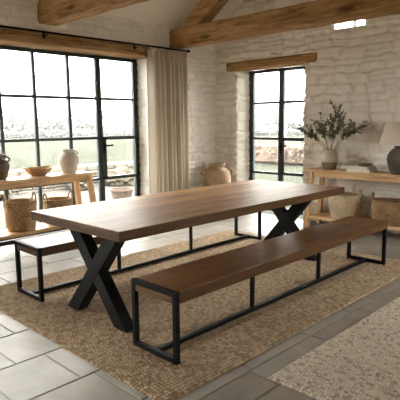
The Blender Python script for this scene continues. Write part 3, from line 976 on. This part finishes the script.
bare_tree('bare_tree', (21.0, 14.2, -.14), 8.0, 8, 'bare winter tree seen through the right half of the narrow window', 'bare trees on the lawn')
def woods():
    bm = bmesh.new(); r = random.Random(12)
    for k in range(120):
        a = math.radians(14+k*.72); d = r.uniform(62, 78); h = r.uniform(1.6, 4.0)
        spray(bm, r, (d*math.cos(a), d*math.sin(a), h*.45), 1.4, 1.4, h*.55, int(150*h), .26)
    for k in range(240):
        a = math.radians(14+k*.36)
        spray(bm, r, (60*math.cos(a), 60*math.sin(a), .35), .5, .5, .55, 50, .2)
    o = obj('woodland', bm, M['woodland']); o['kind'] = 'stuff'
    tag(o, 'pale distant line of winter woodland beyond the lawn', 'woodland')
woods()

# morning mist lying over the lawn, beyond the terrace
def mist():
    bm = bmesh.new(); z0, z1 = -.13, 14
    pts = [(-30, 10.6), (13.2, 10.6), (13.2, -20), (100, -20), (100, 100), (-30, 100)]
    A = [bm.verts.new((x, y, z0)) for x, y in pts]; B = [bm.verts.new((x, y, z1)) for x, y in pts]
    bm.faces.new(A[::-1]); bm.faces.new(B)
    for i in range(6): bm.faces.new((A[i], A[(i+1) % 6], B[(i+1) % 6], B[i]))
    bmesh.ops.recalc_face_normals(bm, faces=bm.faces)
    k = N('mist')
    v = k.n('VolumeScatter', {'Color': (1, 1, 1), 'Density': MIST, 'Anisotropy': 0.0})
    k.t.links.new(v.outputs[0], k.out.inputs['Volume'])
    o = obj('mist', bm, k.m); o['kind'] = 'stuff'
    tag(o, 'pale winter mist over the lawn beyond the windows', 'mist')
MIST = .00045
mist()

# ------------------------------------------------------------------ light
SKY = 9.0
w = bpy.data.worlds.new('overcast_sky'); SC.world = w; w.use_nodes = True
nt = w.node_tree; nt.nodes.clear()
out = nt.nodes.new('ShaderNodeOutputWorld'); bg = nt.nodes.new('ShaderNodeBackground')
tc = nt.nodes.new('ShaderNodeTexCoord'); sp = nt.nodes.new('ShaderNodeSeparateXYZ'); cr_ = nt.nodes.new('ShaderNodeValToRGB')
nt.links.new(tc.outputs['Generated'], sp.inputs[0]); nt.links.new(sp.outputs['Z'], cr_.inputs[0])
e = cr_.color_ramp.elements
HZ = .22                        # an overcast sky is several times brighter overhead than at the horizon
e[0].position = 0; e[0].color = (HZ, HZ*.972, HZ*.92, 1); e[1].position = 1; e[1].color = (1.0, .97, .92, 1)
nt.links.new(cr_.outputs[0], bg.inputs[0]); bg.inputs[1].default_value = SKY
nt.links.new(bg.outputs[0], out.inputs[0])

def portal(name, loc, normal, sx, sy):
    l = bpy.data.lights.new(name, 'AREA'); l.shape = 'RECTANGLE'; l.size = sx; l.size_y = sy
    l.cycles.is_portal = True
    o = bpy.data.objects.new(name, l); COL.objects.link(o); o.location = loc
    o.rotation_euler = Vector(normal).to_track_quat('-Z', 'Z' if abs(normal[2]) < .5 else 'Y').to_euler()
portal('daylight_left', ((W1[0]+W1[1])/2, YL+.36, W1[3]/2), (0, -1, 0), W1[1]-W1[0], W1[3])
portal('daylight_back', (XB+.36, (W2[0]+W2[1])/2, W2[3]/2), (-1, 0, 0), W2[1]-W2[0], W2[3])
portal('fill_portal_right', ((W4[0]+W4[1])/2, YR-.32, (W4[2]+W4[3])/2), (0, 1, 0), W4[1]-W4[0], W4[3]-W4[2])
portal('fill_portal_left', ((W7[0]+W7[1])/2, YL+.36, W7[3]/2), (0, -1, 0), W7[1]-W7[0], W7[3])



# ------------------------------------------------------------------ camera
F_PX, TH, PH, ROLL, HC = 497.02, .1526, .7719, -.0105, 1.4002
F = Vector((math.cos(PH)*math.cos(TH), math.sin(PH)*math.cos(TH), -math.sin(TH)))
Rt = Vector((math.sin(PH), -math.cos(PH), 0)); Up = Rt.cross(F)
R2 = Rt*math.cos(ROLL)+Up*math.sin(ROLL); U2 = Up*math.cos(ROLL)-Rt*math.sin(ROLL)
cam = bpy.data.cameras.new('camera'); co = bpy.data.objects.new('camera', cam); COL.objects.link(co)
m = Matrix((R2, U2, -F)).transposed().to_4x4(); m.translation = (0, 0, HC); co.matrix_world = m
cam.sensor_width = 36; cam.sensor_fit = 'HORIZONTAL'; cam.lens = F_PX/400*36; cam.clip_start = .05; cam.clip_end = 400
SC.camera = co

SC.view_settings.view_transform = 'Standard'; SC.view_settings.look = 'None'
SC.view_settings.exposure = 2.5; SC.view_settings.gamma = 1.0; SC.view_settings.use_curve_mapping = False
SC.cycles.max_bounces = 10; SC.cycles.diffuse_bounces = 6; SC.cycles.transparent_max_bounces = 12
SC.cycles.volume_bounces = 2
SC.cycles.use_denoising = True
SC.cycles.sample_clamp_indirect = 6
